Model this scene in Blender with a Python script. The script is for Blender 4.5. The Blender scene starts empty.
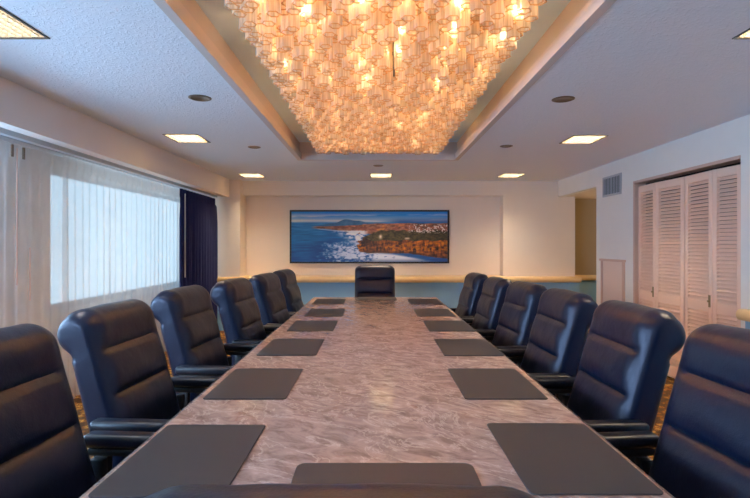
import bpy, bmesh, math, random
import numpy as np
from mathutils import Vector, Matrix, noise
random.seed(7)
PI = math.pi
R = math.radians
C = bpy.context.scene.collection
S = bpy.context.scene

# ------------------------------------------------------------------ materials
def s2l(c):
    return tuple(((v/255)/12.92 if v/255 <= .04045 else ((v/255+.055)/1.055)**2.4) for v in c)

def new_mat(name):
    m = bpy.data.materials.new(name); m.use_nodes = True
    nt = m.node_tree; nt.nodes.clear()
    out = nt.nodes.new('ShaderNodeOutputMaterial')
    return m, nt, out

def N(nt, t, **kw):
    n = nt.nodes.new(t)
    for k, v in kw.items():
        if k in n.inputs: n.inputs[k].default_value = v
        else: setattr(n, k, v)
    return n

def L(nt, a, ao, b, bi):
    nt.links.new(a.outputs[ao], b.inputs[bi])

def pbr(name, col, rough=.6, spec=.5, metal=0, bump=None, coat=0, var=0):
    """bump = (scale, strength, distance); var = amount of soft tonal variation"""
    m, nt, out = new_mat(name)
    p = N(nt, 'ShaderNodeBsdfPrincipled')
    p.inputs['Base Color'].default_value = (*col, 1)
    p.inputs['Roughness'].default_value = rough
    p.inputs['Metallic'].default_value = metal
    p.inputs['Specular IOR Level'].default_value = spec
    p.inputs['Coat Weight'].default_value = coat
    L(nt, p, 0, out, 0)
    tc = N(nt, 'ShaderNodeTexCoord')
    if var:
        nz = N(nt, 'ShaderNodeTexNoise', Scale=6.0, Detail=4.0)
        L(nt, tc, 'Object', nz, 'Vector')
        mx = N(nt, 'ShaderNodeMix', data_type='RGBA')
        mx.inputs[6].default_value = (*[c*(1-var) for c in col], 1)
        mx.inputs[7].default_value = (*[min(1, c*(1+var)) for c in col], 1)
        L(nt, nz, 'Fac', mx, 0); nt.links.new(mx.outputs[2], p.inputs['Base Color'])
    if bump:
        nz = N(nt, 'ShaderNodeTexNoise', Scale=bump[0], Detail=3.0)
        L(nt, tc, 'Object', nz, 'Vector')
        b = N(nt, 'ShaderNodeBump', Strength=bump[1], Distance=bump[2])
        L(nt, nz, 'Fac', b, 'Height'); L(nt, b, 0, p, 'Normal')
    return m

M = {}
M['wall'] = pbr('wall_paint', (.82,.71,.61), .85, .2, bump=(60,.15,.004), var=.03)
M['wall_right'] = pbr('wall_paint_white', (.88,.84,.79), .85, .2, bump=(60,.15,.004), var=.03)
M['wall_shade'] = pbr('wall_paint_tan_shaded', (.36,.26,.15), .85, .2)  # tan darkened to put the corridor's shade into the wall colour
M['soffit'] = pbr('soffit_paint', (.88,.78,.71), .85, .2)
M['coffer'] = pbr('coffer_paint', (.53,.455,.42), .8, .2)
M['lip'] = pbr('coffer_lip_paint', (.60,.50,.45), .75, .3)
M['coffer_top'] = pbr('coffer_top_daylight_tint', (.60,.80,1.0), .85, .2)  # blue of the window light tinted into this paint
M['wainscot'] = pbr('wainscot_fabric', (.25,.50,.72), .9, .2, bump=(250,.3,.002), var=.06)
M['maple'] = pbr('maple', (.92,.60,.27), .4, .4, var=.08)
M['door_wood'] = pbr('door_wood', (.95,.63,.48), .5, .4, var=.05)
M['door_frame'] = pbr('door_frame_wood', (.66,.42,.33), .5, .4, var=.05)
M['panel'] = pbr('panel_wood', (.82,.63,.54), .6, .3, var=.03)
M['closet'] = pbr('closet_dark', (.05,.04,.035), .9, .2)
M['brass'] = pbr('brass', (.35,.24,.11), .35, .5, metal=1)
M['vent'] = pbr('vent_metal', (.45,.45,.48), .5, .5)
M['vent_dark'] = pbr('vent_void', (.012,.012,.015), .8, .3)
M['white_metal'] = pbr('white_metal', (.70,.70,.70), .45, .5)
M['dark_metal'] = pbr('dark_metal', (.03,.025,.022), .45, .5)
M['bronze'] = pbr('bronze', (.17,.115,.075), .4, .5, metal=.6)
M['window_frame'] = pbr('window_frame_metal', (.55,.57,.60), .5, .5)
M['black_plastic'] = pbr('black_plastic', (.006,.006,.0065), .4, .5)
M['chrome'] = pbr('chrome', (.6,.6,.62), .2, .5, metal=1)
M['table_base'] = pbr('table_base_wood', (.06,.035,.025), .4, .5)
M['navy'] = pbr('navy_drape', (.022,.028,.10), .85, .1, bump=(300,.2,.002))
M['frame_black'] = pbr('frame_black', (.012,.011,.011), .4, .4)
M['blotter'] = pbr('blotter_leather', (.036,.032,.034), .5, .35, bump=(420,.12,.001))
M['pad_leather'] = pbr('arm_leather', (.003,.0045,.011), .36, .4, bump=(140,.15,.002))

def leather():
    m, nt, out = new_mat('black_leather')
    p = N(nt, 'ShaderNodeBsdfPrincipled')
    p.inputs['Base Color'].default_value = (.0014,.0046,.0165,1)
    p.inputs['Roughness'].default_value = .33
    p.inputs['Specular IOR Level'].default_value = .38; p.inputs['Specular Tint'].default_value=(.84,.80,1.0,1)
    tc = N(nt, 'ShaderNodeTexCoord')
    v = N(nt, 'ShaderNodeTexVoronoi', Scale=190.0)
    n = N(nt, 'ShaderNodeTexNoise', Scale=9.0, Detail=3.0)
    L(nt, tc, 'Object', v, 'Vector'); L(nt, tc, 'Object', n, 'Vector')
    b1 = N(nt, 'ShaderNodeBump', Strength=.12, Distance=.002)
    b2 = N(nt, 'ShaderNodeBump', Strength=.22, Distance=.02)
    L(nt, n, 'Fac', b2, 'Height'); L(nt, v, 'Distance', b1, 'Height')
    L(nt, b2, 0, b1, 'Normal'); L(nt, b1, 0, p, 'Normal')
    L(nt, p, 0, out, 0)
    return m
M['leather'] = leather()

def ceiling_mat():
    m, nt, out = new_mat('textured_ceiling')
    p = N(nt, 'ShaderNodeBsdfPrincipled')
    p.inputs['Base Color'].default_value = (.78,.82,.89,1); p.inputs['Roughness'].default_value = .9
    p.inputs['Specular IOR Level'].default_value = .2
    tc = N(nt, 'ShaderNodeTexCoord')
    n1 = N(nt, 'ShaderNodeTexNoise', Scale=34.0, Detail=3.0, Distortion=1.2)
    n2 = N(nt, 'ShaderNodeTexNoise', Scale=90.0, Detail=2.0)
    L(nt, tc, 'Object', n1, 'Vector'); L(nt, tc, 'Object', n2, 'Vector')
    mr = N(nt, 'ShaderNodeMapRange'); mr.inputs['From Min'].default_value=.48; mr.inputs['From Max'].default_value=.66
    L(nt, n1, 'Fac', mr, 'Value')
    ad = N(nt, 'ShaderNodeMath', operation='MULTIPLY_ADD'); ad.inputs[1].default_value=.25
    L(nt, n2, 'Fac', ad, 0); L(nt, mr, 0, ad, 2)
    b = N(nt, 'ShaderNodeBump', Strength=.33, Distance=.007)
    L(nt, ad, 0, b, 'Height'); L(nt, b, 0, p, 'Normal'); L(nt, p, 0, out, 0)
    return m
M['ceiling'] = ceiling_mat()

def marble():
    m, nt, out = new_mat('rose_marble')
    p = N(nt, 'ShaderNodeBsdfPrincipled')
    p.inputs['Roughness'].default_value = .13; p.inputs['Specular IOR Level'].default_value = .5
    tc = N(nt, 'ShaderNodeTexCoord')
    mp = N(nt, 'ShaderNodeMapping'); mp.inputs['Scale'].default_value = (1.0,1.0,1.0); mp.inputs['Rotation'].default_value=(0,0,R(35))
    L(nt, tc, 'Object', mp, 'Vector')
    mp2 = N(nt, 'ShaderNodeMapping'); mp2.inputs['Scale'].default_value = (.75,1.3,1.0)
    L(nt, mp, 0, mp2, 'Vector')
    n1 = N(nt, 'ShaderNodeTexNoise', Scale=12.0, Detail=9.0, Roughness=.68, Distortion=.8)
    L(nt, mp2, 0, n1, 'Vector')
    cr = N(nt, 'ShaderNodeValToRGB')
    el = cr.color_ramp.elements
    el[0].position=.30; el[0].color=(*s2l((128,104,95)),1)
    el[1].position=.72; el[1].color=(*s2l((216,190,176)),1)
    for pos, c in ((.42,(158,130,118)),(.52,(178,150,138)),(.60,(190,160,145))):
        e = el.new(pos); e.color=(*s2l(c),1)
    L(nt, n1, 'Fac', cr, 0)
    # veins
    n2 = N(nt, 'ShaderNodeTexNoise', Scale=3.4, Detail=8.0, Roughness=.6, Distortion=2.6)
    L(nt, mp2, 0, n2, 'Vector')
    sb = N(nt, 'ShaderNodeMath', operation='SUBTRACT'); sb.inputs[1].default_value=.5
    L(nt, n2, 'Fac', sb, 0)
    ab = N(nt, 'ShaderNodeMath', operation='ABSOLUTE'); L(nt, sb, 0, ab, 0)
    mr = N(nt, 'ShaderNodeMapRange'); mr.inputs['From Min'].default_value=0; mr.inputs['From Max'].default_value=.022
    mr.inputs['To Min'].default_value=.55; mr.inputs['To Max'].default_value=0
    L(nt, ab, 0, mr, 'Value')
    mx = N(nt, 'ShaderNodeMix', data_type='RGBA'); mx.inputs[7].default_value=(*s2l((234,212,194)),1)
    L(nt, mr, 0, mx, 0); L(nt, cr, 0, mx, 6)
    # rusty patches
    n3 = N(nt, 'ShaderNodeTexNoise', Scale=6.5, Detail=6.0, Roughness=.7, Distortion=1.0)
    L(nt, mp, 0, n3, 'Vector')
    mr3 = N(nt, 'ShaderNodeMapRange'); mr3.inputs['From Min'].default_value=.60; mr3.inputs['From Max'].default_value=.75; mr3.inputs['To Max'].default_value=.6
    L(nt, n3, 'Fac', mr3, 'Value')
    mx3 = N(nt, 'ShaderNodeMix', data_type='RGBA'); mx3.inputs[7].default_value=(*s2l((150,88,62)),1)
    L(nt, mr3, 0, mx3, 0); nt.links.new(mx.outputs[2], mx3.inputs[6])
    nt.links.new(mx3.outputs[2], p.inputs['Base Color'])
    L(nt, p, 0, out, 0)
    return m
M['marble'] = marble()

def carpet():
    m, nt, out = new_mat('patterned_carpet')
    p = N(nt, 'ShaderNodeBsdfPrincipled'); p.inputs['Roughness'].default_value=.95; p.inputs['Specular IOR Level'].default_value=.1
    tc = N(nt, 'ShaderNodeTexCoord')
    v = N(nt, 'ShaderNodeTexVoronoi', Scale=13.0); L(nt, tc, 'Object', v, 'Vector')
    n = N(nt, 'ShaderNodeTexNoise', Scale=26.0, Detail=3.0, Distortion=2.0); L(nt, tc, 'Object', n, 'Vector')
    a = N(nt, 'ShaderNodeMath', operation='ADD'); L(nt, v, 'Distance', a, 0); L(nt, n, 'Fac', a, 1)
    cr = N(nt, 'ShaderNodeValToRGB'); cr.color_ramp.interpolation='CONSTANT'
    el = cr.color_ramp.elements
    el[0].color=(*s2l((60,38,22)),1); el[1].position=.62; el[1].color=(*s2l((214,160,72)),1)
    e = el.new(.8); e.color=(*s2l((150,92,40)),1); e = el.new(1.0); e.color=(*s2l((84,58,40)),1)
    L(nt, a, 0, cr, 0); L(nt, cr, 0, p, 'Base Color')
    b = N(nt, 'ShaderNodeBump', Strength=.4, Distance=.004)
    n2 = N(nt, 'ShaderNodeTexNoise', Scale=400.0); L(nt, tc, 'Object', n2, 'Vector')
    L(nt, n2, 'Fac', b, 'Height'); L(nt, b, 0, p, 'Normal')
    L(nt, p, 0, out, 0)
    return m
M['carpet'] = carpet()

def sheer():
    m, nt, out = new_mat('sheer_fabric')
    d = N(nt, 'ShaderNodeBsdfDiffuse'); d.inputs['Color'].default_value=(.86,.82,.79,1)
    t = N(nt, 'ShaderNodeBsdfTranslucent'); t.inputs['Color'].default_value=(.86,.88,.9,1)
    tr = N(nt, 'ShaderNodeBsdfTransparent'); tr.inputs['Color'].default_value=(1,1,1,1)
    a = N(nt, 'ShaderNodeMixShader'); a.inputs[0].default_value=.5
    L(nt, d, 0, a, 1); L(nt, t, 0, a, 2)
    tc = N(nt, 'ShaderNodeTexCoord')
    nz = N(nt, 'ShaderNodeTexNoise', Scale=5.0, Detail=3.0); L(nt, tc, 'Object', nz, 'Vector')
    mr = N(nt, 'ShaderNodeMapRange'); mr.inputs['To Min'].default_value=.32; mr.inputs['To Max'].default_value=.52
    L(nt, nz, 'Fac', mr, 'Value')
    b = N(nt, 'ShaderNodeMixShader')
    L(nt, mr, 0, b, 0); L(nt, a, 0, b, 1); L(nt, tr, 0, b, 2)
    L(nt, b, 0, out, 0)
    return m
M['sheer'] = sheer()

def glass_pane():
    m, nt, out = new_mat('window_glass')
    g = N(nt, 'ShaderNodeBsdfGlossy'); g.inputs['Roughness'].default_value=.02
    tr = N(nt, 'ShaderNodeBsdfTransparent'); tr.inputs['Color'].default_value=(.96,.98,1,1)
    b = N(nt, 'ShaderNodeMixShader'); b.inputs[0].default_value=.06
    L(nt, tr, 0, b, 1); L(nt, g, 0, b, 2); L(nt, b, 0, out, 0)
    return m
M['glass'] = glass_pane()

def tube_glass(name, transp, col, tcol, gl):
    m, nt, out = new_mat(name)
    t = N(nt, 'ShaderNodeBsdfTranslucent'); t.inputs['Color'].default_value=(*col,1)
    d = N(nt, 'ShaderNodeBsdfDiffuse'); d.inputs['Color'].default_value=(*col,1)
    g = N(nt, 'ShaderNodeBsdfGlossy'); g.inputs['Roughness'].default_value=.22; g.inputs['Color'].default_value=(1,.95,.88,1)
    tr = N(nt, 'ShaderNodeBsdfTransparent'); tr.inputs['Color'].default_value=(*tcol,1)
    a = N(nt, 'ShaderNodeMixShader'); a.inputs[0].default_value=.35
    L(nt, t, 0, a, 1); L(nt, d, 0, a, 2)
    c = N(nt, 'ShaderNodeMixShader'); c.inputs[0].default_value=gl
    L(nt, a, 0, c, 1); L(nt, g, 0, c, 2)
    tc = N(nt, 'ShaderNodeTexCoord')
    mp = N(nt, 'ShaderNodeMapping'); mp.inputs['Scale'].default_value=(90,90,5)
    L(nt, tc, 'Object', mp, 'Vector')
    nz = N(nt, 'ShaderNodeTexNoise', Scale=1.0, Detail=2.0); L(nt, mp, 0, nz, 'Vector')
    mr = N(nt, 'ShaderNodeMapRange'); mr.inputs['From Min'].default_value=.3; mr.inputs['From Max'].default_value=.7
    mr.inputs['To Min'].default_value=max(0,transp-.2); mr.inputs['To Max'].default_value=min(.95,transp+.2)
    L(nt, nz, 'Fac', mr, 'Value')
    b = N(nt, 'ShaderNodeMixShader')
    L(nt, mr, 0, b, 0); L(nt, c, 0, b, 1); L(nt, tr, 0, b, 2)
    L(nt, b, 0, out, 0)
    return m
M['tube'] = tube_glass('ribbed_tube_glass', .40, (.95,.80,.60), (1,.95,.88), .12)
M['rim'] = tube_glass('tube_rim_glass', .12, (.62,.36,.16), (.9,.6,.35), .15)

def emit(name, col, st):
    m, nt, out = new_mat(name)
    e = N(nt, 'ShaderNodeEmission'); e.inputs['Color'].default_value=(*col,1); e.inputs['Strength'].default_value=st
    L(nt, e, 0, out, 0); return m
BULB = 11.5
M['bulb'] = emit('bulb_glow', (1,.68,.37), BULB)
M['diffuser'] = emit('diffuser_glow', (1,.78,.52), 26)
M['diffuser_far'] = emit('diffuser_glow_far', (1,.76,.50), 29)
M['diffuser_cool'] = emit('diffuser_glow_white', (1,.93,.82), 9)
M['lattice'] = pbr('lattice_plastic', (.22,.18,.12), .4, .5)
M['can'] = pbr('can_reflector', (.22,.15,.09), .35, .5, metal=.7)

# ------------------------------------------------------------------ mesh helpers
class MB:
    def __init__(s): s.v=[]; s.f=[]; s.mi=[]
    def add(s, vs, fs, mi=0):
        b=len(s.v); s.v.extend(tuple(v) for v in vs); s.f.extend(tuple(b+i for i in f) for f in fs); s.mi.extend([mi]*len(fs)); return s
    def box(s, x0,x1,y0,y1,z0,z1, mi=0, M4=None):
        vs=[Vector(p) for p in ((x0,y0,z0),(x1,y0,z0),(x1,y1,z0),(x0,y1,z0),(x0,y0,z1),(x1,y0,z1),(x1,y1,z1),(x0,y1,z1))]
        if M4: vs=[M4@v for v in vs]
        return s.add(vs, [(3,2,1,0),(4,5,6,7),(0,1,5,4),(1,2,6,5),(2,3,7,6),(3,0,4,7)], mi)
    def tube(s, a, b, r0, r1=None, n=16, caps=True, mi=0):
        a=Vector(a); b=Vector(b); r1=r0 if r1 is None else r1
        d=(b-a).normalized(); u=d.orthogonal().normalized(); w=d.cross(u)
        vs=[]; 
        for p,r in ((a,r0),(b,r1)):
            vs += [p+u*r*math.cos(2*PI*i/n)+w*r*math.sin(2*PI*i/n) for i in range(n)]
        fs=[(i,(i+1)%n,n+(i+1)%n,n+i) for i in range(n)]
        if caps: fs += [tuple(range(n-1,-1,-1)), tuple(range(n,2*n))]
        return s.add(vs, fs, mi)
    def lathe(s, prof, n=28, c=(0,0,0), mi=0):
        vs=[]; k=len(prof)
        for i in range(n):
            a=2*PI*i/n
            vs += [(c[0]+r*math.cos(a), c[1]+r*math.sin(a), c[2]+z) for r,z in prof]
        fs=[(i*k+j, ((i+1)%n)*k+j, ((i+1)%n)*k+j+1, i*k+j+1) for i in range(n) for j in range(k-1)]
        return s.add(vs, fs, mi)
    def prism(s, pts, z0, z1, mi=0):
        n=len(pts)
        vs=[(x,y,z0) for x,y in pts]+[(x,y,z1) for x,y in pts]
        fs=[(i,(i+1)%n,n+(i+1)%n,n+i) for i in range(n)]+[tuple(range(n-1,-1,-1)),tuple(range(n,2*n))]
        return s.add(vs, fs, mi)
    def build(s, name, mats, parent=None, bevel=0, seg=2, smooth=35, loc=None):
        me=bpy.data.meshes.new(name); me.from_pydata(s.v,[],s.f)
        if not isinstance(mats,(list,tuple)): mats=[mats]
        for m in mats: me.materials.append(m)
        me.polygons.foreach_set('material_index', s.mi)
        bm=bmesh.new(); bm.from_mesh(me)
        bmesh.ops.recalc_face_normals(bm, faces=bm.faces)
        if bevel:
            ed=[e for e in bm.edges if len(e.link_faces)==2 and e.calc_face_angle(0)>R(30)]
            bmesh.ops.bevel(bm, geom=ed, offset=bevel, segments=seg, profile=.5, affect='EDGES', clamp_overlap=True)
        bm.to_mesh(me); bm.free()
        if smooth:
            me.shade_smooth(); me.set_sharp_from_angle(angle=R(smooth))
        o=bpy.data.objects.new(name,me); C.objects.link(o)
        if parent is not None: o.parent=parent
        if loc is not None: o.location=loc
        return o

def thing(name, label, cat, loc=(0,0,0), rz=0, group=None):
    o=bpy.data.objects.new(name,None); C.objects.link(o); o.empty_display_size=.1
    o.location=loc; o.rotation_euler=(0,0,rz); o['label']=label; o['category']=cat
    if group: o['group']=group
    return o
def tag(o,label,cat,group=None,kind=None):
    o['label']=label; o['category']=cat
    if group: o['group']=group
    if kind: o['kind']=kind
    return o
def struct(o):
    o['kind']='structure'; return o
def sempty(name, loc=(0,0,0)):
    o=bpy.data.objects.new(name,None); C.objects.link(o); o.location=loc; o['kind']='structure'; return o
def copy_tree(o, parent=None):
    c=o.copy(); C.objects.link(c)
    if parent is not None: c.parent=parent
    for ch in list(o.children): copy_tree(ch,c)
    return c

# ------------------------------------------------------------------ room constants
ZC=2.44; XL=-2.95; XR=3.04; YB=-2.6; YF=8.5
# floor
struct(MB().box(XL-.2,4.7,YB,8.7,-.1,0).build('floor',M['carpet'],smooth=0))
# ceiling with coffer opening
cx0,cx1,cy0,cy1=-.91,1.0,.9,6.2
cb=MB()
FIX=[(-1.83,2.37),(-1.86,4.97),(-1.87,7.62),(.10,7.62),(2.08,7.62),(2.09,5.02),(2.00,2.37),(-1.85,-.25),(2.05,-.25)]
holes=[(cx0,cx1,cy0,cy1)]+[(x-.155,x+.155,y-.18,y+.18) for x,y in FIX]
gx=sorted({XL-.2,XR+.12}|{h for q in holes for h in q[:2]}); gy=sorted({YB,8.7}|{h for q in holes for h in q[2:]})
for i in range(len(gx)-1):
    j0=None
    for j in range(len(gy)):
        solid=j<len(gy)-1 and not any(h[0]<(gx[i]+gx[i+1])/2<h[1] and h[2]<(gy[j]+gy[j+1])/2<h[3] for h in holes)
        if solid and j0 is None: j0=j
        if not solid and j0 is not None: cb.box(gx[i],gx[i+1],gy[j0],gy[j],ZC,ZC+.05); j0=None
struct(cb.build('ceiling',M['ceiling'],smooth=0))
# coffer: lip band, recessed step, top
zt=2.66
def ring(x0,x1,y0,y1,z0,z1,t):
    b=MB()
    b.box(x0-t,x0,y0-t,y1+t,z0,z1); b.box(x1,x1+t,y0-t,y1+t,z0,z1)
    b.box(x0,x1,y0-t,y0,z0,z1); b.box(x0,x1,y1,y1+t,z0,z1); return b
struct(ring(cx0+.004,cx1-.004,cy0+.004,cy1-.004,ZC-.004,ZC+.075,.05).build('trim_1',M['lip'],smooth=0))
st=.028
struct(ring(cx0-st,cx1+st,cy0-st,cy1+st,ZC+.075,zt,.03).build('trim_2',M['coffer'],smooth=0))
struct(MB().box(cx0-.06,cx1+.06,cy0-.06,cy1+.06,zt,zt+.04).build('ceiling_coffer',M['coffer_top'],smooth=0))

# far wall: recess, header soffit, corner pier, closet-side section
w=MB()
w.box(-2.18,2.13,YF,YF+.15,0,ZC); w.box(XL-.2,-2.18,8.10,YF+.15,0,ZC); w.box(2.13,3.32,8.28,YF+.15,0,ZC)
struct(w.build('wall_far',M['wall'],smooth=0))
struct(MB().box(-2.18,2.13,8.28,YF,2.203,ZC).build('trim_3',M['wall'],smooth=0))
struct(MB().box(3.32,4.7,8.62,8.75,0,2.3).build('wall_corridor',M['wall_shade'],smooth=0))
# wainscot and shelf rail on the far wall
w=MB(); w.box(-2.57,3.30,8.07,8.10,0,.775); w.box(-2.17,2.12,8.10,8.49,.70,.775)
struct(w.build('trim_4',M['wainscot'],smooth=0))
def rail_y(name,x0,x1,yf,yb):   # bullnosed rail running along x
    pts=[]; zc=.82; h=.045
    for i in range(9):
        a=-PI/2+PI*i/8; pts.append((yf+.03-.03*math.cos(a), zc+h*math.sin(a)))
    pts += [(yb,zc+h),(yb,zc-h)]
    n=len(pts); vs=[(x0,y,z) for y,z in pts]+[(x1,y,z) for y,z in pts]
    fs=[(i,(i+1)%n,n+(i+1)%n,n+i) for i in range(n)]+[tuple(range(n)),tuple(range(n,2*n))]
    return struct(MB().add(vs,fs).build(name,M['maple'],smooth=40))
rail_y('trim_5',-2.57,3.32,8.02,8.095)
struct(MB().box(-2.17,2.12,8.09,8.495,.83,.865).build('trim_6',M['maple'],smooth=0))
struct(MB().box(2.12,3.32,8.09,8.285,.83,.865).build('trim_7',M['maple'],smooth=0))
rail_y('trim_8',3.325,4.6,8.52,8.62)
struct(MB().box(3.325,4.6,8.60,8.625,0,.775).build('trim_9',M['wainscot'],smooth=0))
# corridor end walls
struct(MB().box(4.6,4.7,6.7,8.75,0,2.3).build('wall_corridor_end',M['wall_shade'],smooth=0))
struct(MB().box(XR+.12,4.7,6.70,6.85,0,2.3).build('wall_corridor_side',M['wall_shade'],smooth=0))
struct(MB().box(XR+.12,4.7,6.85,8.75,2.18,2.3).build('ceiling_corridor',M['wall'],smooth=0))
# closet-side wall with closet opening and corridor opening
oy0,oy1,oz=4.15,5.83,2.10
w=MB()
w.box(XR,XR+.12,YB,oy0,0,ZC); w.box(XR,XR+.12,oy0,oy1,oz,ZC); w.box(XR,XR+.12,oy1,6.85,0,ZC); w.box(XR,XR+.12,6.85,8.279,2.18,ZC)
struct(w.build('wall_right',M['wall_right'],smooth=0))
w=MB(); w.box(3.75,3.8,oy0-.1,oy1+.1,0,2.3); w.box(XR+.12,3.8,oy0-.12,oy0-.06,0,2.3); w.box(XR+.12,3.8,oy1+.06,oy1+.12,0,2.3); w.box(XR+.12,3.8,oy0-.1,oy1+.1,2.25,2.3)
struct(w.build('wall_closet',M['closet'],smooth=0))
# back wall
struct(MB().box(XL-.2,XR+.12,YB-.12,YB,0,ZC).build('wall_back',M['wall'],smooth=0))
# rail + wainscot on closet-side wall (camera side of the closet)
def rail_x(name,y0,y1,xf,xb):
    pts=[]; zc=.812; h=.046
    for i in range(9):
        a=-PI/2+PI*i/8; pts.append((xf+.035-.035*math.cos(a), zc+h*math.sin(a)))
    pts += [(xb,zc+h),(xb,zc-h)]
    n=len(pts); vs=[(x,y0,z) for x,z in pts]+[(x,y1,z) for x,z in pts]
    fs=[(i,(i+1)%n,n+(i+1)%n,n+i) for i in range(n)]+[tuple(range(n)),tuple(range(n,2*n))]
    return struct(MB().add(vs,fs).build(name,M['maple'],smooth=40))
rail_x('trim_10',YB,4.09,XR-.085,XR)
struct(MB().box(XR-.03,XR,YB,4.06,0,.766).build('trim_11',M['wainscot'],smooth=0))
# closet opening frame
w=MB(); t=.025
w.box(XR-.012,XR+.12,oy1-.005,oy1+t,0,oz+t); w.box(XR-.012,XR+.12,oy0,oy1,oz-.004,oz+t)
w.box(XR+.002,XR+.12,oy0-.02,oy0+.004,0,oz+t)
struct(w.build('trim_12',M['door_frame'],smooth=0))

# window wall: piers, spandrels
wins=[(-1.9,3.25),(4.55,7.97)]; wz0,wz1=.77,2.09
w=MB()
w.box(XL-.2,XL,YB,wins[0][0],0,ZC); w.box(XL-.2,XL,wins[0][1],wins[1][0],0,ZC); w.box(XL-.2,XL,wins[1][1],8.1,0,ZC)
for a,b in wins:
    w.box(XL-.2,XL,a,b,0,wz0); w.box(XL-.2,XL,a,b,wz1,ZC)
struct(w.build('wall_left',M['wall'],smooth=0))
for k,(a,b) in enumerate(wins):
    e=sempty('window_%d'%(k+1),(XL-.1,a,0))
    f=MB(); L0=b-a; n=1 if k==1 else 3
    f.box(-.03,.03,0,.05,wz0,wz1); f.box(-.03,.03,L0-.05,L0,wz0,wz1); f.box(-.03,.03,.05,L0-.05,wz0,wz0+.05); f.box(-.03,.03,.05,L0-.05,wz1-.05,wz1)
    for i in range(1,n):
        yy=L0*i/n; f.box(-.03,.03,yy-.03,yy+.03,wz0+.05,wz1-.05)
    f.build('window_frame',M['window_frame'],e,smooth=0)
    for i in range(n):
        MB().box(-.004,.004,L0*i/n+.03,L0*(i+1)/n-.03,wz0+.03,wz1-.03).build('pane',M['glass'],e,smooth=0)
    MB().box(.03,.14,-.02,L0+.02,wz0-.03,wz0).build('window_sill',M['white_metal'],e,smooth=0)
# soffit over the curtains
struct(MB().box(-2.46,-2.35,YB,8.099,2.155,ZC).build('trim_13',M['soffit'],smooth=0))
struct(MB().box(XL,-2.46,YB,8.099,2.19,ZC).build('trim_14',M['white_metal'],smooth=0))

# baseboards
struct(MB().box(XL,XL+.015,YB,8.09,0,.1).build('baseboard_left',M['white_metal'],smooth=0))
struct(MB().box(XR-.012,XR,5.87,6.84,0,.1).build('baseboard_right',M['door_frame'],smooth=0))

# ------------------------------------------------------------------ curtains
def curtain(name,mat,x,y0,y1,z0,z1,pitch,amp,seed,parent,ny_per=10,head=.09,drift=.35):
    rnd=random.Random(seed); n=int((y1-y0)/pitch*ny_per); zs=[z1,z1-.02,z1-head,z1-head-.04]+[z1-head-.04-(z1-head-.04-z0)*k/14 for k in range(1,15)]
    ph=[rnd.uniform(-.5,.5) for _ in range(200)]; am=[rnd.uniform(.55,1.25) for _ in range(200)]
    vs=[]; 
    for k,z in enumerate(zs):
        tt=(z1-z)/(z1-z0)
        for i in range(n+1):
            s=(y1-y0)*i/n; q=s/pitch; j=int(q)
            fr=q-j; sm=fr*fr*(3-2*fr)
            p=ph[j%200]*(1-sm)+ph[(j+1)%200]*sm; a=am[j%200]*(1-sm)+am[(j+1)%200]*sm
            spread=.35+.65*min(1,tt*6)
            wv=math.sin(2*PI*q+p*2.2*min(1,tt*2.5))
            if tt<.06: wv=abs(math.sin(PI*q))**6*1.6-.3
            low=noise.noise(Vector((s*1.7,z*.55,seed)))*.015*tt
            vs.append((x+amp*a*spread*wv+low, y0+s+drift*.02*math.sin(2*PI*q*.5+p)*tt, z))
    fs=[(k*(n+1)+i,k*(n+1)+i+1,(k+1)*(n+1)+i+1,(k+1)*(n+1)+i) for k in range(len(zs)-1) for i in range(n)]
    return MB().add(vs,fs).build(name,mat,parent,smooth=80)
t=thing('sheer_curtain','pale sheer pleated curtain glowing in front of the bright window','curtain',(0,0,0))
curtain('fabric',M['sheer'],-2.66,4.27,7.9,.03,2.145,.115,.018,3,t)
t=thing('sheer_curtain','sheer white curtain over the dim wall pier, beside the glowing window sheer','curtain',(0,0,0))
curtain('fabric',M['sheer'],-2.715,YB+.1,4.42,.03,2.145,.13,.016,11,t)
for yy,z0,z1 in ((3.72,1.08,2.10),(3.86,.95,1.36)):
    MB().tube((-2.66,yy,z0),(-2.66,yy,z1),.0045,n=8).build('draw_wand',M['door_frame'],t)
for yy in (3.68,3.80):
    MB().box(-2.672,-2.66,yy-.008,yy+.008,2.03,2.12).build('hook_tab',M['bronze'],t,smooth=0)
t=thing('drape','dark navy floor-length drape gathered at the corner end of the window','drape',(0,0,0))
curtain('fabric',M['navy'],-2.555,6.56,8.03,.03,2.125,.12,.042,5,t,ny_per=14)
MB().tube((-2.515,6.64,.95),(-2.515,6.64,2.06),.007,n=10).build('draw_wand',M['white_metal'],t)
t=thing('curtain_track','grey metal curtain track running below the soffit over the curtains','curtain track',(0,0,0))
b=MB(); b.box(-2.735,-2.635,YB+.05,8.05,2.15,2.19); b.build('rail',M['vent'],t,smooth=0)
b=MB(); b.box(-2.58,-2.53,YB+.05,8.05,2.14,2.19); b.build('rail',M['window_frame'],t,smooth=0)

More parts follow.
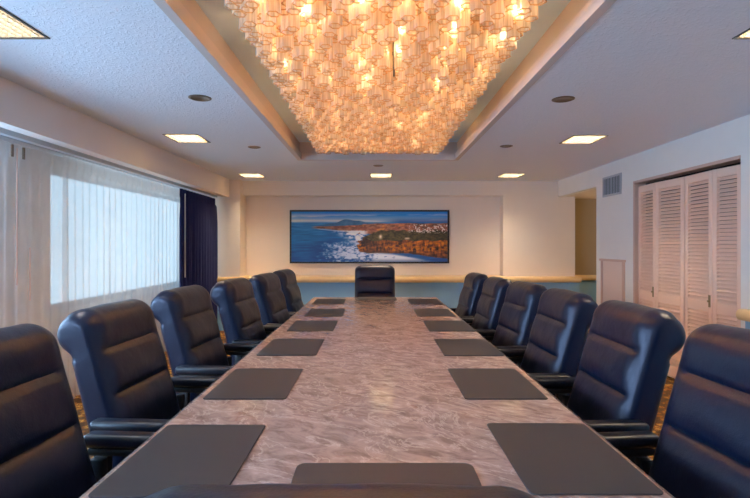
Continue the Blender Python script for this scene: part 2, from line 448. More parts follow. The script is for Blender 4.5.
# ------------------------------------------------------------------ closet bifold doors
def leaf(parent,p0,p1,handle_at=None):
    """louvred leaf between two (x,y) plan points"""
    a=Vector((*p0,0)); bb=Vector((*p1,0)); wdt=(bb-a).length; ang=math.atan2(bb.y-a.y,bb.x-a.x)
    e=bpy.data.objects.new('door_leaf',None); C.objects.link(e); e.parent=parent; e.location=a; e.rotation_euler=(0,0,ang)
    T=.03; st_=.055; z0=.02; z1=2.055
    f=MB(); f.box(.003,st_,-T/2,T/2,z0,z1); f.box(wdt-st_,wdt-.003,-T/2,T/2,z0,z1)
    for zz0,zz1 in ((z0,.14),(.765,.86),(z1-.075,z1)): f.box(st_,wdt-st_,-T/2,T/2,zz0,zz1)
    f.build('leaf_frame',M['door_wood'],e,bevel=.003,seg=1)
    lv=MB()
    for lo,hi in ((.14,.765),(.86,z1-.075)):
        k=int((hi-lo)/.034)
        for i in range(k):
            zc=lo+(hi-lo)*(i+.5)/k
            M4=Matrix.Translation((wdt/2,0,zc))@Matrix.Rotation(R(-42),4,'X')
            lv.box(-(wdt/2-st_),(wdt/2-st_),-.0212,.0212,-.0035,.0035,M4=M4)
    lv.build('louver_slat',M['door_wood'],e,smooth=0)
    if handle_at is not None:
        h=MB(); h.box(handle_at-.014,handle_at+.014,.015,.019,.815,.925); h.tube((handle_at,.018,.87),(handle_at,.034,.87),.009,n=12)
        h.build('handle',M['brass'],e,smooth=40)
    return e
d1=sempty('door_1'); d2=sempty('door_2')
xd=XR+.035
# leaf local +y must face the room (-x): walk from camera-side edge to far edge gives +y = -x
leaf(d1,(xd-.028,5.40),(xd,5.80),handle_at=.045)
leaf(d1,(xd,4.945),(xd-.028,5.40))
leaf(d2,(xd-.022,4.50),(xd,4.935),handle_at=.035)
leaf(d2,(xd,4.165),(xd-.022,4.50))

# ------------------------------------------------------------------ wall items on the closet-side wall
t=thing('air_vent','grey louvred air return grille high on the white wall beside the closet','vent',(XR,6.39,2.14))
f=MB(); hw,hh=.25,.13
f.box(-.014,0,-hw,-hw+.025,-hh,hh); f.box(-.014,0,hw-.025,hw,-hh,hh); f.box(-.014,0,-hw+.025,hw-.025,-hh,-hh+.025); f.box(-.014,0,-hw+.025,hw-.025,hh-.025,hh)
f.build('frame',M['vent'],t,bevel=.002,seg=1)
MB().box(-.003,0,-hw+.025,hw-.025,-hh+.025,hh-.025).build('backing',M['vent_dark'],t,smooth=0)
f=MB()
for i in range(11):
    yy=-hw+.045+i*(2*hw-.09)/10
    f.box(-.0125,-.003,yy-.004,yy+.004,-hh+.025,hh-.025)
f.box(-.0135,-.005,-.006,.006,-hh+.025,hh-.025)
f.build('slat',M['vent'],t,smooth=0)
t=thing('access_panel','pinkish wood access panel with projecting top trim on the white wall','panel',(XR,6.36,0))
MB().box(-.012,0,-.27,.27,.1,1.17).build('panel',M['panel'],t,smooth=0)
f=MB(); f.box(-.03,0,-.30,-.27,.1,1.17); f.box(-.03,0,.27,.30,.1,1.17); f.box(-.04,0,-.32,.32,1.17,1.20)
f.build('frame',M['door_frame'],t,bevel=.003,seg=1)

# ------------------------------------------------------------------ the coastal panorama
def panorama(parent,w,h):
    nx,nz=520,175
    u=(np.arange(nx)+.5)/nx; v=(np.arange(nz)+.5)/nz
    U,V=np.meshgrid(u,v)     # V up
    rs=np.random.RandomState(4)
    def fbm(sx,sy,o=4,seed=0):
        out=np.zeros_like(U); amp=1; tot=0
        for k in range(o):
            gx,gy=int(sx*2**k)+2,int(sy*2**k)+2
            g=np.random.RandomState(seed*31+k).rand(gy+1,gx+1)
            X=U*(gx-1); Y=V*(gy-1); i=X.astype(int); j=Y.astype(int); fx=X-i; fy=Y-j
            fx=fx*fx*(3-2*fx); fy=fy*fy*(3-2*fy)
            out+=amp*((g[j,i]*(1-fx)+g[j,i+1]*fx)*(1-fy)+(g[j+1,i]*(1-fx)+g[j+1,i+1]*fx)*fy); tot+=amp; amp*=.55
        return out/tot
    def sm(a,b,x):
        t=np.clip((x-a)/(b-a),0,1); return t*t*(3-2*t)
    img=np.zeros((nz,nx,3))
    def put(col,mask):
        nonlocal img
        c=np.array(col,float) if not isinstance(col,np.ndarray) else col
        img=img*(1-mask[...,None])+c*mask[...,None]
    # sky
    g=sm(.80,.97,V)[...,None]
    img=np.array([150,178,205.])*(1-g)+np.array([58,124,206.])*g
    cl=sm(.50,.72,fbm(5,14,4,1)); put([206,206,214],cl*sm(.74,.80,V)*sm(1.0,.86,V)*.8)
    put([222,205,196],sm(.03,.0,abs(V-.815))*.55*sm(.75,.2,U))
    put([40,72,150],sm(.55,.72,U)*sm(.90,.78,V)*.7)
    # sea
    sea=sm(.785,.775,V)
    n1=fbm(10,34,5,2)
    put(np.array([30,72,142.])+(n1-.5)[...,None]*np.array([60,75,75.])+sm(.1,.75,V)[...,None]*np.array([40,46,34.]),sea)
    # distant hill
    hill=.735+.085*np.exp(-((U-.36)/.085)**2)+.035*np.exp(-((U-.50)/.14)**2)+.008*np.sin(U*60)
    put(np.array([58,92,130.])+(fbm(24,12,3,3)-.5)[...,None]*60,sm(.004,-.004,V-hill)*sm(.15,.26,U)*sm(.66,.70,V))
    # long low coast and the land behind the headland
    ctop=.70+.06*sm(.2,.65,U)+.02*(fbm(18,2,3,4)-.5)
    cbot=.655-.10*sm(.20,.45,U)
    wn=fbm(44,30,4,5)
    put(np.array([136,92,76.])+(wn-.5)[...,None]*np.array([190,130,110.]),sm(.006,-.006,V-ctop)*sm(-.006,.006,V-cbot)*sm(.12,.18,U))
    put([204,134,92],sm(.52,.64,fbm(30,24,3,6))*sm(.58,.63,V)*sm(.75,.71,V)*sm(.40,.52,U)*sm(.80,.72,U)*.9)
    put([116,66,58],sm(.5,.6,fbm(26,30,3,16))*sm(.60,.64,V)*sm(.72,.69,V)*sm(.2,.3,U)*sm(.8,.7,U)*.6)
    # surf: beach sweep, then churned foam below the tip of the headland
    fo=fbm(34,26,5,7)
    edge=.30+(.64-V)*.55
    beach=sm(-.10,.03,U-edge)*sm(.64,.60,V)*sm(.34,.42,V)*sm(.50,.46,U)
    put([220,224,234],beach*sm(.36,.60,fo+.12*sm(-.02,.06,U-edge)))
    put([198,212,230],sm(.012,.0,abs(V-(.66-.30*np.clip(U-.14,0,1))))*sm(.14,.2,U)*sm(.44,.40,U)*.8)
    churn=np.exp(-((U-.40)/.16)**2-((V-.16)/.20)**2)
    put([200,212,234],sm(.40,.72,.5*fo+.5*fbm(70,44,4,21)+.30*churn-.10)*sm(.46,.36,V)*sm(.10,.28,U)*sm(.60,.54,U)*.92)
    # headland
    tip=.425+.035*sm(.36,.52,V)+.05*sm(.50,.58,V)+.03*sm(.24,.15,V)+.012*(fbm(4,40,3,18)-.5)*4
    top=.50+.12*sm(.45,.58,U)+.01*np.sin(U*90)*sm(.45,.6,U)
    bot=.20-.02*sm(.44,.52,U)-.10*sm(.70,1.0,U)+.02*(fbm(40,2,3,19)-.5)
    hm=sm(0,.008,U-tip)*sm(.012,-.012,V-top)*sm(-.012,.012,V-bot)
    veg=np.array([58,52,32.])+(fbm(70,34,4,9)-.5)[...,None]*np.array([90,84,56.])
    put(veg,hm)
    cf=fbm(90,10,4,10)*.55+fbm(36,34,4,11)*.45
    cliff=np.array([104,62,44.])+(cf-.5)[...,None]*np.array([420,260,160.])
    cm=hm*sm(.435,.415,V+.012*np.sin(U*50)-.06*sm(.52,.44,U))
    put(cliff*(.70+.40*sm(.55,.66,U)[...,None]),cm)
    put([222,140,70],cm*sm(.50,.62,fbm(54,26,3,12))*sm(.44,.30,abs(V-.31)*4)*sm(.56,.64,U)*.5)
    put([206,122,62],hm*sm(.50,.44,U)*sm(.47,.36,V)*sm(.45,.58,cf)*.7)
    put([52,32,28],hm*sm(.06,.0,V-bot)*.75)
    # town
    hs=fbm(130,52,2,13)
    put([150,88,70],sm(.56,.62,fbm(80,40,2,14))*sm(.58,.62,V)*sm(.75,.72,V)*sm(.70,.76,U)*.8)
    put([236,220,210],sm(.56,.62,hs)*sm(.55,.60,V)*sm(.75,.72,V)*sm(.73,.78,U)*.95)
    put([238,216,188],np.exp(-((U-.57)/.010)**2-((V-.50)/.04)**2)); put([200,176,150],np.exp(-((U-.74)/.016)**4-((V-.465)/.018)**4))
    # foam along the cliff foot and dark water below
    fl=.175-.16*sm(.56,.98,U)
    put([208,216,232],sm(.03,-.03,V-fl)*sm(.50,.54,U)*sm(.28,.42,fo+.08)*sm(.96,.80,U)*.95)
    put([40,60,112],sm(.09,.02,V)*sm(.2,.6,U)*.5)
    img=np.clip(img,0,255)/255
    lin=np.where(img<=.04045,img/12.92,((img+.055)/1.055)**2.4)
    xs=np.linspace(-w/2,w/2,nx); zs=np.linspace(-h/2,h/2,nz)
    X,Z=np.meshgrid(xs,zs)
    verts=np.stack([X,np.zeros_like(X),Z],-1).reshape(-1,3)
    I=np.arange(nx*nz).reshape(nz,nx)
    faces=np.stack([I[:-1,:-1],I[:-1,1:],I[1:,1:],I[1:,:-1]],-1).reshape(-1,4)
    me=bpy.data.meshes.new('photo_print'); me.from_pydata(verts.tolist(),[],faces.tolist())
    ca=me.color_attributes.new('paint','FLOAT_COLOR','POINT')
    ca.data.foreach_set('color',np.concatenate([lin.reshape(-1,3),np.ones((nx*nz,1))],1).astype(np.float32).ravel())
    m,nt,out=new_mat('print_ink')
    p=N(nt,'ShaderNodeBsdfPrincipled'); p.inputs['Roughness'].default_value=.5
    at=N(nt,'ShaderNodeVertexColor'); at.layer_name='paint'
    hs_=N(nt,'ShaderNodeHueSaturation'); hs_.inputs['Saturation'].default_value=1.15; hs_.inputs['Value'].default_value=1.3
    L(nt,at,0,hs_,'Color'); L(nt,hs_,0,p,'Base Color'); L(nt,p,0,out,0)
    me.materials.append(m)
    o=bpy.data.objects.new('photo_print',me); C.objects.link(o); o.parent=parent; o.location=(0,-.032,0); return o
t=thing('framed_picture','wide framed panorama of a rocky coast with surf and town on the far wall','picture',(-.085,YF,1.521))
pw,ph=2.70,.905
panorama(t,pw-.04,ph-.04)
f=MB(); f.box(-pw/2,-pw/2+.03,-.045,0,-ph/2,ph/2); f.box(pw/2-.03,pw/2,-.045,0,-ph/2,ph/2)
f.box(-pw/2+.03,pw/2-.03,-.045,0,-ph/2,-ph/2+.03); f.box(-pw/2+.03,pw/2-.03,-.045,0,ph/2-.03,ph/2)
f.build('frame',M['frame_black'],t,bevel=.003,seg=1)
MB().box(-pw/2+.01,pw/2-.01,-.02,0,-ph/2+.01,ph/2-.01).build('backing',M['frame_black'],t,smooth=0)

# ------------------------------------------------------------------ table
t=thing('conference_table','long conference table with polished pink-grey marble top in three slabs','table',(0,0,0))
TX0,TX1,TY0,TY1=-.762,.775,1.03,6.15; TZ=.74
cuts=[TY0,2.80,4.45,TY1]
for i in range(3):
    y0=cuts[i]+(.0006 if i else 0); y1=cuts[i+1]-(.0006 if i<2 else 0)
    rc=.07; pts=[]
    def corner(cx,cy,a0):
        return [(cx+rc*math.cos(a0+PI/2*k/6),cy+rc*math.sin(a0+PI/2*k/6)) for k in range(7)]
    if i==0:
        pts=corner(TX0+rc,y0+rc,PI)+corner(TX1-rc,y0+rc,1.5*PI)+[(TX1,y1),(TX0,y1)]
    elif i==2:
        pts=[(TX0,y0),(TX1,y0)]+corner(TX1-rc,y1-rc,0)+corner(TX0+rc,y1-rc,PI/2)
    else: pts=[(TX0,y0),(TX1,y0),(TX1,y1),(TX0,y1)]
    # chamfered stone edge: inset top polygon
    n=len(pts); ins=.022; dz=.012
    top=[]
    for (x,y) in pts:
        xx=min(max(x,TX0+ins),TX1-ins)
        yy=y
        if i==0: yy=max(y,TY0+ins)
        if i==2: yy=min(y,TY1-ins)
        top.append((xx,yy))
    vs=[(x,y,TZ-.045) for x,y in pts]+[(x,y,TZ-dz) for x,y in pts]+[(x,y,TZ) for x,y in top]
    fs=[tuple(range(n-1,-1,-1)),tuple(range(2*n,3*n))]+[(a*n+j,a*n+(j+1)%n,(a+1)*n+(j+1)%n,(a+1)*n+j) for a in range(2) for j in range(n)]
    MB().add(vs,fs).build('tabletop',M['marble'],t,smooth=20)
MB().box(-.36,.36,1.5,5.7,TZ-.11,TZ-.046).build('apron',M['table_base'],t,bevel=.004,seg=1)
for yy in (1.95,3.55,5.15):
    b=MB(); b.box(-.20,.20,yy-.16,yy+.16,.06,TZ-.11); b.box(-.26,.26,yy-.22,yy+.22,0,.06)
    b.build('pedestal',M['table_base'],t,bevel=.006,seg=2)

# desk pads
ORD=['first','second','third','fourth','fifth','sixth']
def rrect(w,h,r,k=5):
    pts=[]
    for cx,cy,a in ((w/2-r,h/2-r,0),(-w/2+r,h/2-r,PI/2),(-w/2+r,-h/2+r,PI),(w/2-r,-h/2+r,1.5*PI)):
        pts += [(cx+r*math.cos(a+PI/2*i/k),cy+r*math.sin(a+PI/2*i/k)) for i in range(k+1)]
    return pts
pad0=MB().prism(rrect(.347,.508,.016),0,.005).build('desk_pad',M['blotter'],bevel=.0015,seg=1)
padN=None
PG='dark desk pads along the marble table'
def put_pad(o,x,y,label,rz=0):
    o.location=(x,y,TZ+.0004); o.rotation_euler=(0,0,rz); return tag(o,label,'desk pad',PG)
padL=[(-.556,1.515),(-.540,2.32),(-.512,3.14),(-.480,3.955),(-.460,4.73),(-.508,5.65)]
padR=[(.571,1.53),(.548,2.32),(.575,3.13),(.578,3.95),(.558,4.73),(.560,5.65)]
first=True
for side,lst in (('curtain',padL),('closet',padR)):
    for i,(x,y) in enumerate(lst):
        o=pad0 if first else copy_tree(pad0); first=False
        put_pad(o,x,y,'dark leather desk pad on the %s side of the table, %s from the picture wall'%(side,ORD[5-i]))
padE=MB().prism(rrect(.508,.347,.028),0,.005).build('desk_pad',M['blotter'],bevel=.0015,seg=1)
put_pad(padE,0.03,1.285,'dark leather desk pad at the camera end of the table, round cornered and cut off')
o=copy_tree(padE); put_pad(o,0.03,5.955,'dark leather desk pad at the picture end of the table, before the end chair')
o.data=MB().prism(rrect(.46,.31,.02),0,.005).build('tmp_pad',M['blotter'],bevel=.0015,seg=1).data
bpy.data.objects.remove(bpy.data.objects['tmp_pad'])

# ------------------------------------------------------------------ chairs
def back_mesh():
    W=.272
    f0=Vector((-.100,.44)); f1=Vector((-.272,1.03)); d=(f1-f0).normalized(); nrm=Vector((d.y,-d.x))
    r=.088; c=f1-nrm*r; a0=math.atan2(nrm.y,nrm.x)
    P=[]; tagp=[]
    nf=46
    for i in range(nf):
        p=f0.lerp(f1,i/nf); P.append(p); tagp.append(p.y)
    na=22
    for i in range(na+1):
        a=a0+R(222)*i/na; P.append(c+Vector((math.cos(a),math.sin(a)))*r); tagp.append(1.03+.18*i/na if i<na*.5 else None)
    rt=Vector((-.378,.885)); rb=Vector((-.256,.43)); pe=P[-1]
    # concave neck
    for i in range(1,5):
        s=i/5; q=pe.lerp(rt,s)+Vector((.012*math.sin(PI*s),0)); P.append(q); tagp.append(None)
    for i in range(12): P.append(rt.lerp(rb,i/11)); tagp.append(None)
    for i in range(1,5): P.append(rb.lerp(f0,i/5)+Vector((0,-.012*math.sin(PI*i/5)))); tagp.append(None)
    n=len(P)
    nor=[]
    for i in range(n):
        tg=(P[(i+1)%n]-P[i-1]); nn=Vector((tg.y,-tg.x)).normalized(); nor.append(nn)
    # loop runs front-up, over, rear-down: outward normal is to the right of travel on front
    if nor[10].x<0: nor=[-q for q in nor]
    us=[-1,-.997,-.988,-.97,-.945,-.91,-.87,-.82,-.76,-.70,-.63,-.5,-.33,-.16,0]
    us=us+[-q for q in us[-2::-1]]
    vs=[]
    cr=(.745,.935)
    for u in us:
        y=W*u; ed=(1-abs(u))*W      # distance from side
        rr=.046
        def inset(r_): return r_-math.sqrt(max(0,r_*r_-(r_-min(r_,ed))**2)) if ed<r_ else 0
        for i in range(n):
            z=tagp[i]
            off=-inset(rr)*min(1,max(.1,(P[i].y-.45)/.12))
            if z is not None:
                lat=min(1,max(0,(ed-.012)/.070)); lat=lat*lat*(3-2*lat)
                # pads
                b=0
                for lo,hi in ((.44,cr[0]),(cr[0],cr[1]),(cr[1],1.20)):
                    if lo<=z<=hi:
                        s=(z-lo)/(hi-lo); b=.020*(math.sin(PI*s)**.6 if 0<s<1 else 0)
                        if hi>1.1 : b*= (1 if s<.5 else math.sin(PI*s)**.8)
                g=sum(math.exp(-((z-cz)/.0075)**2) for cz in cr)
                off += lat*(b-.013*g)
                off += lat*.004*noise.noise(Vector((y*9,z*14,2.)))
            q=P[i]+nor[i]*off
            vs.append((q.x,y,q.y))
    m=len(us); fs=[(k*n+i,k*n+(i+1)%n,(k+1)*n+(i+1)%n,(k+1)*n+i) for k in range(m-1) for i in range(n)]
    from mathutils.geometry import tessellate_polygon
    tri=tessellate_polygon([[Vector((vs[i][0],vs[i][2],0)) for i in range(n)]])
    fs += [tuple(t_) for t_ in tri]+[tuple(t_i+(m-1)*n for t_i in t_[::-1]) for t_ in tri]
    return MB().add(vs,fs)
def build_chair(label,group):
    t=thing('conference_chair',label,'chair',(0,0,0),0,group)
    back_mesh().build('backrest',M['leather'],t,smooth=50)
    # seat cushion: puffed, with a rolled front
    vs=[];nx,ny=18,15
    def seat_z(x,y,up):
        ex=min(x+.20,.30-x); ey=.27-abs(y)
        e=max(0,min(ex,ey)); rr=.05
        k=math.sqrt(max(0,1-(1-min(1,e/rr))**2))
        return (.425+ (.075 if up else -.045)*k + (.012*math.cos(PI*y/.6) if up else 0)*k)
    b=MB()
    for up in (True,False):
        vs=[]
        for i in range(nx+1):
            s=(1-math.cos(PI*i/nx))/2
            x=-.20+.50*s
            for j in range(ny+1):
                q=(1-math.cos(PI*j/ny))/2
                y=-.27+.54*q
                vs.append((x,y,seat_z(x,y,up)))
        fs=[(i*(ny+1)+j,(i+1)*(ny+1)+j,(i+1)*(ny+1)+j+1,i*(ny+1)+j+1) for i in range(nx) for j in range(ny)]
        if not up: fs=[f[::-1] for f in fs]
        b.add(vs,fs)
    so=b.build('seat',M['leather'],t,smooth=70)
    bm=bmesh.new(); bm.from_mesh(so.data); bmesh.ops.remove_doubles(bm,verts=bm.verts,dist=.0004); bmesh.ops.recalc_face_normals(bm,faces=bm.faces); bm.to_mesh(so.data); bm.free()
    MB().box(-.14,.20,-.18,.18,.345,.39).build('seat_plate',M['black_plastic'],t,bevel=.01)
    for s in (-1,1):
        y=.332*s
        f=MB()
        f.box(-.205,.215,y-.026,y+.026,.598,.626)
        f.box(.13,.185,y-.02,y+.02,.395,.58)
        f.box(-.205,-.15,y-.02,y+.02,.395,.58)
        f.box(-.205,.185,y-.02,y+.02,.36,.40)
        ya,yb=sorted((y,.17*s)); f.box(-.03,.05,ya,yb,.352,.385)
        ar=f.build('armrest',M['black_plastic'],t,bevel=.006,seg=2)
        MB().box(-.225,.235,y-.035,y+.035,.628,.677).build('arm_pad',M['pad_leather'],ar,bevel=.018,seg=4)
    MB().tube((.02,0,.12),(.02,0,.35),.028,n=18).tube((.02,0,.10),(.02,0,.20),.038,n=18).build('gas_column',M['chrome'],t)
    bs=MB()
    for k in range(5):
        a=R(36+72*k); dx,dy=math.cos(a),math.sin(a)
        px,py=-dy,dx
        vs=[]
        for rad,hw,z0,z1 in ((.03,.03,.085,.135),(.27,.018,.075,.10)):
            for sg,zz in ((-1,z0),(1,z0),(1,z1),(-1,z1)):
                vs.append((.02+dx*rad+px*hw*sg,dy*rad+py*hw*sg,zz))
        bs.add(vs,[(3,2,1,0),(4,5,6,7),(0,1,5,4),(1,2,6,5),(2,3,7,6),(3,0,4,7)])
    base=bs.build('base',M['black_plastic'],t,bevel=.005)
    for k in range(5):
        a=R(36+72*k); dx,dy=math.cos(a),math.sin(a); px,py=-dy,dx
        c=Vector((.02+dx*.265,dy*.265,.03))
        w=MB()
        for sg in (-1,1):
            w.tube(c+Vector((px,py,0))*sg*.008,c+Vector((px,py,0))*sg*.026,.03,n=16)
        w.tube(c,c+Vector((0,0,.05)),.008,n=8)
        w.build('caster',M['black_plastic'],base)
    return t
G='black leather chairs around the marble table'
# (ridge x, y, turn toward camera in degrees)
RIDGE=.33
chL=[(-1.225,1.58,4,0),(-1.235,2.385,4,0),(-1.245,3.30,5,0),(-1.14,4.10,5,0),(-1.055,4.87,6,0),(-1.015,5.66,5,0)]
chR=[(1.205,1.58,5,0),(1.20,2.355,1,0),(1.18,3.12,2,-.005),(1.195,3.97,5,-.02),(1.16,4.75,2,-.032),(1.13,5.60,3,-.035)]
proto=None
def place(x,y,rz,label,dz=0):
    global proto
    if proto is None: proto=build_chair(label,G); o=proto
    else: o=copy_tree(proto)
    o.location=(x,y,0); o.rotation_euler=(0,0,rz); o['label']=label
    for c in o.children:            # gas lift: everything above the column sits a little lower
        if not c.name.startswith(('base','gas_column')): c.location.z=dz-.010
    return o
for side,lst,sg in (('curtain',chL,-1),('closet',chR,1)):
    for i,(x,y,th,dz) in enumerate(lst):
        f=Vector((-sg*math.cos(R(th)),-math.sin(R(th)),0))     # facing
        o=Vector((x,y,0))+f*RIDGE
        place(o.x,o.y,math.atan2(f.y,f.x),'black leather chair on the %s side of the table, %s from the picture wall'%(side,ORD[5-i]),dz)
place(-.04,.918,PI/2,'black leather chair at the camera end, its back top crossing the photo bottom',-.0035)
place(.005,6.50,-PI/2,'black leather chair at the head of the table under the coast picture')

# ------------------------------------------------------------------ ceiling fixtures
def square_light(x,y,label,mat,sx=.31,sy=.36):
    t=thing('ceiling_light',label,'ceiling light',(x,y,ZC),0,'square recessed ceiling lights')
    f=MB(); hx,hy=sx/2,sy/2; q=.013
    f.box(-hx-q,-hx,-hy-q,hy+q,-.006,-.0005); f.box(hx,hx+q,-hy-q,hy+q,-.006,-.0005); f.box(-hx,hx,-hy-q,-hy,-.006,-.0005); f.box(-hx,hx,hy,hy+q,-.006,-.0005)
    f.build('frame',M['dark_metal'],t,smooth=0)
    MB().box(-hx,hx,-hy,hy,.060,.066).build('diffuser',mat,t,smooth=0)
    g=MB()      # deep cell louvre set up inside the ceiling opening
    nxx,nyy=8,9
    for i in range(1,nxx):
        xx=-hx+sx*i/nxx; g.box(xx-.0018,xx+.0018,-hy,hy,.004,.034)
    for i in range(1,nyy):
        yy=-hy+sy*i/nyy; g.box(-hx,hx,yy-.0018,yy+.0018,.0045,.0335)
    g.box(-hx-.004,-hx+.001,-hy,hy,.0,.066); g.box(hx-.001,hx+.004,-hy,hy,.0,.066); g.box(-hx,hx,-hy-.004,-hy+.001,.0,.066); g.box(-hx,hx,hy-.001,hy+.004,.0,.066)
    g.build('lattice_grid',M['lattice'],t,smooth=0)
    return t
square_light(-1.83,2.37,'square lit ceiling panel cut by the frame edge over the curtain side',M['diffuser_cool'])
square_light(-1.86,4.97,'square lit ceiling panel above the middle of the window curtain',M['diffuser'])
square_light(-1.87,7.62,'square lit ceiling panel at the corner by the navy drape',M['diffuser_far'])
square_light(.10,7.62,'square lit ceiling panel centred above the coast picture',M['diffuser'])
square_light(2.08,7.62,'square lit ceiling panel by the wall section beside the corridor opening',M['diffuser_far'])
square_light(2.09,5.02,'square lit ceiling panel in front of the louvred closet doors',M['diffuser'])
square_light(2.00,2.37,'square lit ceiling panel mostly out of frame over the closet side',M['diffuser'])
for x in (-1.85,2.05):  # unseen panels continuing the ceiling rows, added for fill light
    square_light(x,-.25,'unseen square ceiling panel added behind the viewpoint for fill light, %s side'%('curtain' if x<0 else 'closet'),M['diffuser'])
def can(x,y,label,r=.062):
    t=thing('downlight',label,'downlight',(x,y,ZC),0,'small round recessed downlights')
    MB().lathe([(r,-.0005),(r+.018,-.0005),(r+.018,-.004),(r+.006,-.008),(r,-.006)],n=32).build('trim_ring',M['bronze'],t,smooth=40)
    MB().lathe([(r,-.006),(r*.9,-.0012),(.0,-.0012)],n=32).build('reflector',M['can'],t,smooth=40)
    return t
can(-1.257,3.60,'small round downlight beside the chandelier on the curtain side, closer to camera')
can(-1.30,5.41,'small round downlight on the curtain side near the coffer corner',.05)
can(1.37,3.63,'small round downlight beside the chandelier on the closet side, closer to camera')
can(1.41,5.35,'small round downlight on the closet side near the coffer corner',.05)
can(.05,6.67,'small round downlight between the chandelier end and the picture wall',.05)

# ------------------------------------------------------------------ chandelier
ch=thing('chandelier','huge rectangular chandelier of lit amber glass tubes in the ceiling coffer','chandelier',(.04,0,zt))
MB().box(-.70,.73,1.35,5.76,-.03,-.0005).build('mounting_frame',M['white_metal'],ch,smooth=0)
NL=24
def lobed(rad):
    return [(rad*(1+.10*math.cos(6*2*PI*i/NL))*math.cos(2*PI*i/NL), rad*(1+.10*math.cos(6*2*PI*i/NL))*math.sin(2*PI*i/NL)) for i in range(NL)]
RO=lobed(.0310); RI=lobed(.0280)
def tube_into(b,x,y,z0,z1):
    vs=[(x+p[0],y+p[1],z1) for p in RO]+[(x+p[0],y+p[1],z0+.004) for p in RO]+[(x+p[0],y+p[1],z0) for p in RI]+[(x+p[0]*.97,y+p[1]*.97,z0+.006) for p in RI]
    fs=[(i,(i+1)%NL,NL+(i+1)%NL,NL+i) for i in range(NL)]
    b.add(vs,fs,0)
    b.add(vs[NL:],[(k*NL+i,k*NL+(i+1)%NL,(k+1)*NL+(i+1)%NL,(k+1)*NL+i) for k in range(2) for i in range(NL)],1)
tubes=[]
px_,py_=.0675,.0585
rows=int((5.74-1.38)/py_)
for j in range(rows+1):
    for i in range(21):
        x=-.665+px_*i+(px_/2 if j%2 else 0)
        if x>.70: continue
        y=1.38+py_*j
        lev=((i+ (j//2)*2 + (1 if j%2 else 0)*2)%3)
        edge=(i in (0,20) or j in (0,rows))
        zb=-.250+.05*lev+random.uniform(-.010,.010)
        if edge: zb=-.235+.02*(lev==1)
        tubes.append((x,y,zb))
rod=(.118-.04,3.03)
tubes=[q for q in tubes if math.hypot(q[0]-rod[0],q[1]-rod[1])>.05 and not (2.52<q[1]<3.03 and abs(q[0]-(.117*q[1]/3.02-.04))<.034)]
# bulbs hang between tubes
vis=sorted([q for q in tubes if q[1]>=1380/1000+.7], key=lambda q:(q[1],q[0]))[:100]
visset=set(vis)
proto_t=None
for (x,y,zb) in vis:
    b=MB(); tube_into(b,0,0,zb,-.03)
    b.build('glass_tube',[M['tube'],M['rim']],ch,smooth=60,loc=(x,y,0))
b=MB()
for q in tubes:
    if q not in visset: tube_into(b,q[0],q[1],q[2],-.03)
o=b.build('glass_tube_field',[M['tube'],M['rim']],ch,smooth=60); o['kind']='stuff'
bulb_me=None
for j in range(16):
    for i in range(6):
        x=-.60+.244*i+random.uniform(-.03,.03); y=1.52+.262*j+(.10 if i%2 else 0)+random.uniform(-.03,.03)
        if bulb_me is None:
            bb=MB(); bb.lathe([(.0,-.030),(.010,-.027),(.017,-.018),(.020,-.006),(.017,.008),(.010,.022),(.008,.032),(0,.032)],n=14)
            o=bb.build('light_bulb',M['bulb'],ch,smooth=60); bulb_me=o.data
        else:
            o=bpy.data.objects.new('light_bulb',bulb_me); C.objects.link(o); o.parent=ch
        o.location=(x,y,-.125+random.uniform(-.02,.02))
MB().tube((rod[0],rod[1],-.26),(rod[0],rod[1],-.02),.006,n=10).tube((rod[0],rod[1],-.13),(rod[0],rod[1],-.11),.010,n=10).build('support_rod',M['dark_metal'],ch)

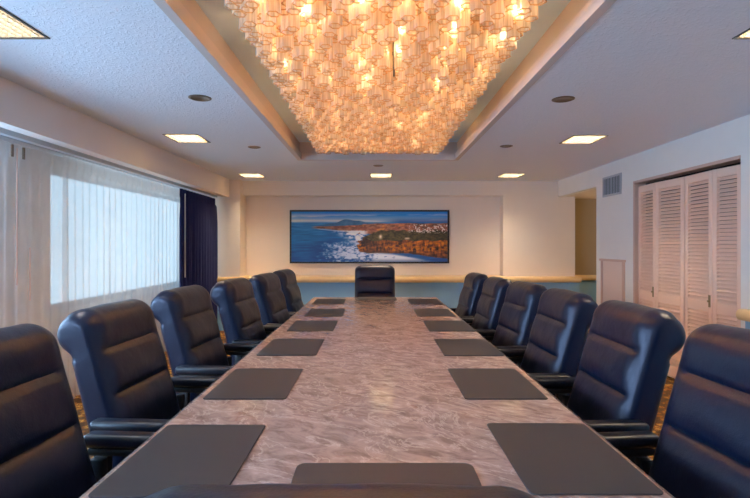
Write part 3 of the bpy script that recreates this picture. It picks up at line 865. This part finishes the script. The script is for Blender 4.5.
# ------------------------------------------------------------------ light: sky + window portals
W=bpy.data.worlds.new('sky'); S.world=W; W.use_nodes=True
nt=W.node_tree; bg=nt.nodes['Background']
tc=nt.nodes.new('ShaderNodeTexCoord'); sx=nt.nodes.new('ShaderNodeSeparateXYZ'); nt.links.new(tc.outputs['Generated'],sx.inputs[0])
cr=nt.nodes.new('ShaderNodeValToRGB'); mr=nt.nodes.new('ShaderNodeMapRange'); mr.inputs['From Min'].default_value=-.3; mr.inputs['From Max'].default_value=.6
nt.links.new(sx.outputs['Z'],mr.inputs['Value']); nt.links.new(mr.outputs[0],cr.inputs[0]); nt.links.new(cr.outputs[0],bg.inputs[0])
cr.color_ramp.elements[0].color=(.75,.95,1.1,1); cr.color_ramp.elements[1].color=(.50,.75,1.0,1)
e=cr.color_ramp.elements.new(.33); e.color=(.45,.66,.82,1)
bg.inputs[1].default_value=.38
for a,b in wins:
    l=bpy.data.lights.new('window_portal','AREA'); l.shape='RECTANGLE'; l.size=b-a; l.size_y=wz1-wz0; l.cycles.is_portal=True
    o=bpy.data.objects.new('window_portal',l); C.objects.link(o); o.location=(XL-.21,(a+b)/2,(wz0+wz1)/2)
    o.rotation_euler=Matrix(((0,0,-1),(1,0,0),(0,-1,0))).transposed().to_euler() if False else (R(90),0,R(-90))

l=bpy.data.lights.new('daylight','AREA'); l.shape='RECTANGLE'; l.size=5.1; l.size_y=1.2; l.energy=98; l.color=(.36,.63,1.0)
o=bpy.data.objects.new('daylight',l); C.objects.link(o); o.location=(XL-.6,.7,1.72); o.rotation_euler=(R(90),0,R(-90))

l=bpy.data.lights.new('corridor_fill','POINT'); l.energy=1.6; l.color=(1,.72,.36); l.shadow_soft_size=.08  # added fill lamp without a fixture, warms and brightens the dark corridor
o=bpy.data.objects.new('corridor_fill',l); C.objects.link(o); o.location=(4.1,7.4,1.5)

# ------------------------------------------------------------------ camera
cam=bpy.data.cameras.new('camera'); co=bpy.data.objects.new('camera',cam); C.objects.link(co)
co.location=(0,0,1.38); co.rotation_euler=(R(90),0,0)
cam.sensor_width=36; cam.lens=24.0; cam.shift_y=-4/750; cam.shift_x=.5/750; cam.clip_start=.05
S.camera=co
S.view_settings.view_transform='Standard'; S.view_settings.look='None'; S.view_settings.exposure=2.42; S.view_settings.gamma=1.2
S.cycles.max_bounces=14; S.cycles.diffuse_bounces=6; S.cycles.glossy_bounces=4; S.cycles.transmission_bounces=8; S.cycles.transparent_max_bounces=24
S.cycles.use_denoising=True; S.cycles.sample_clamp_indirect=6; S.cycles.caustics_reflective=False; S.cycles.caustics_refractive=False
S.cycles.use_adaptive_sampling=False
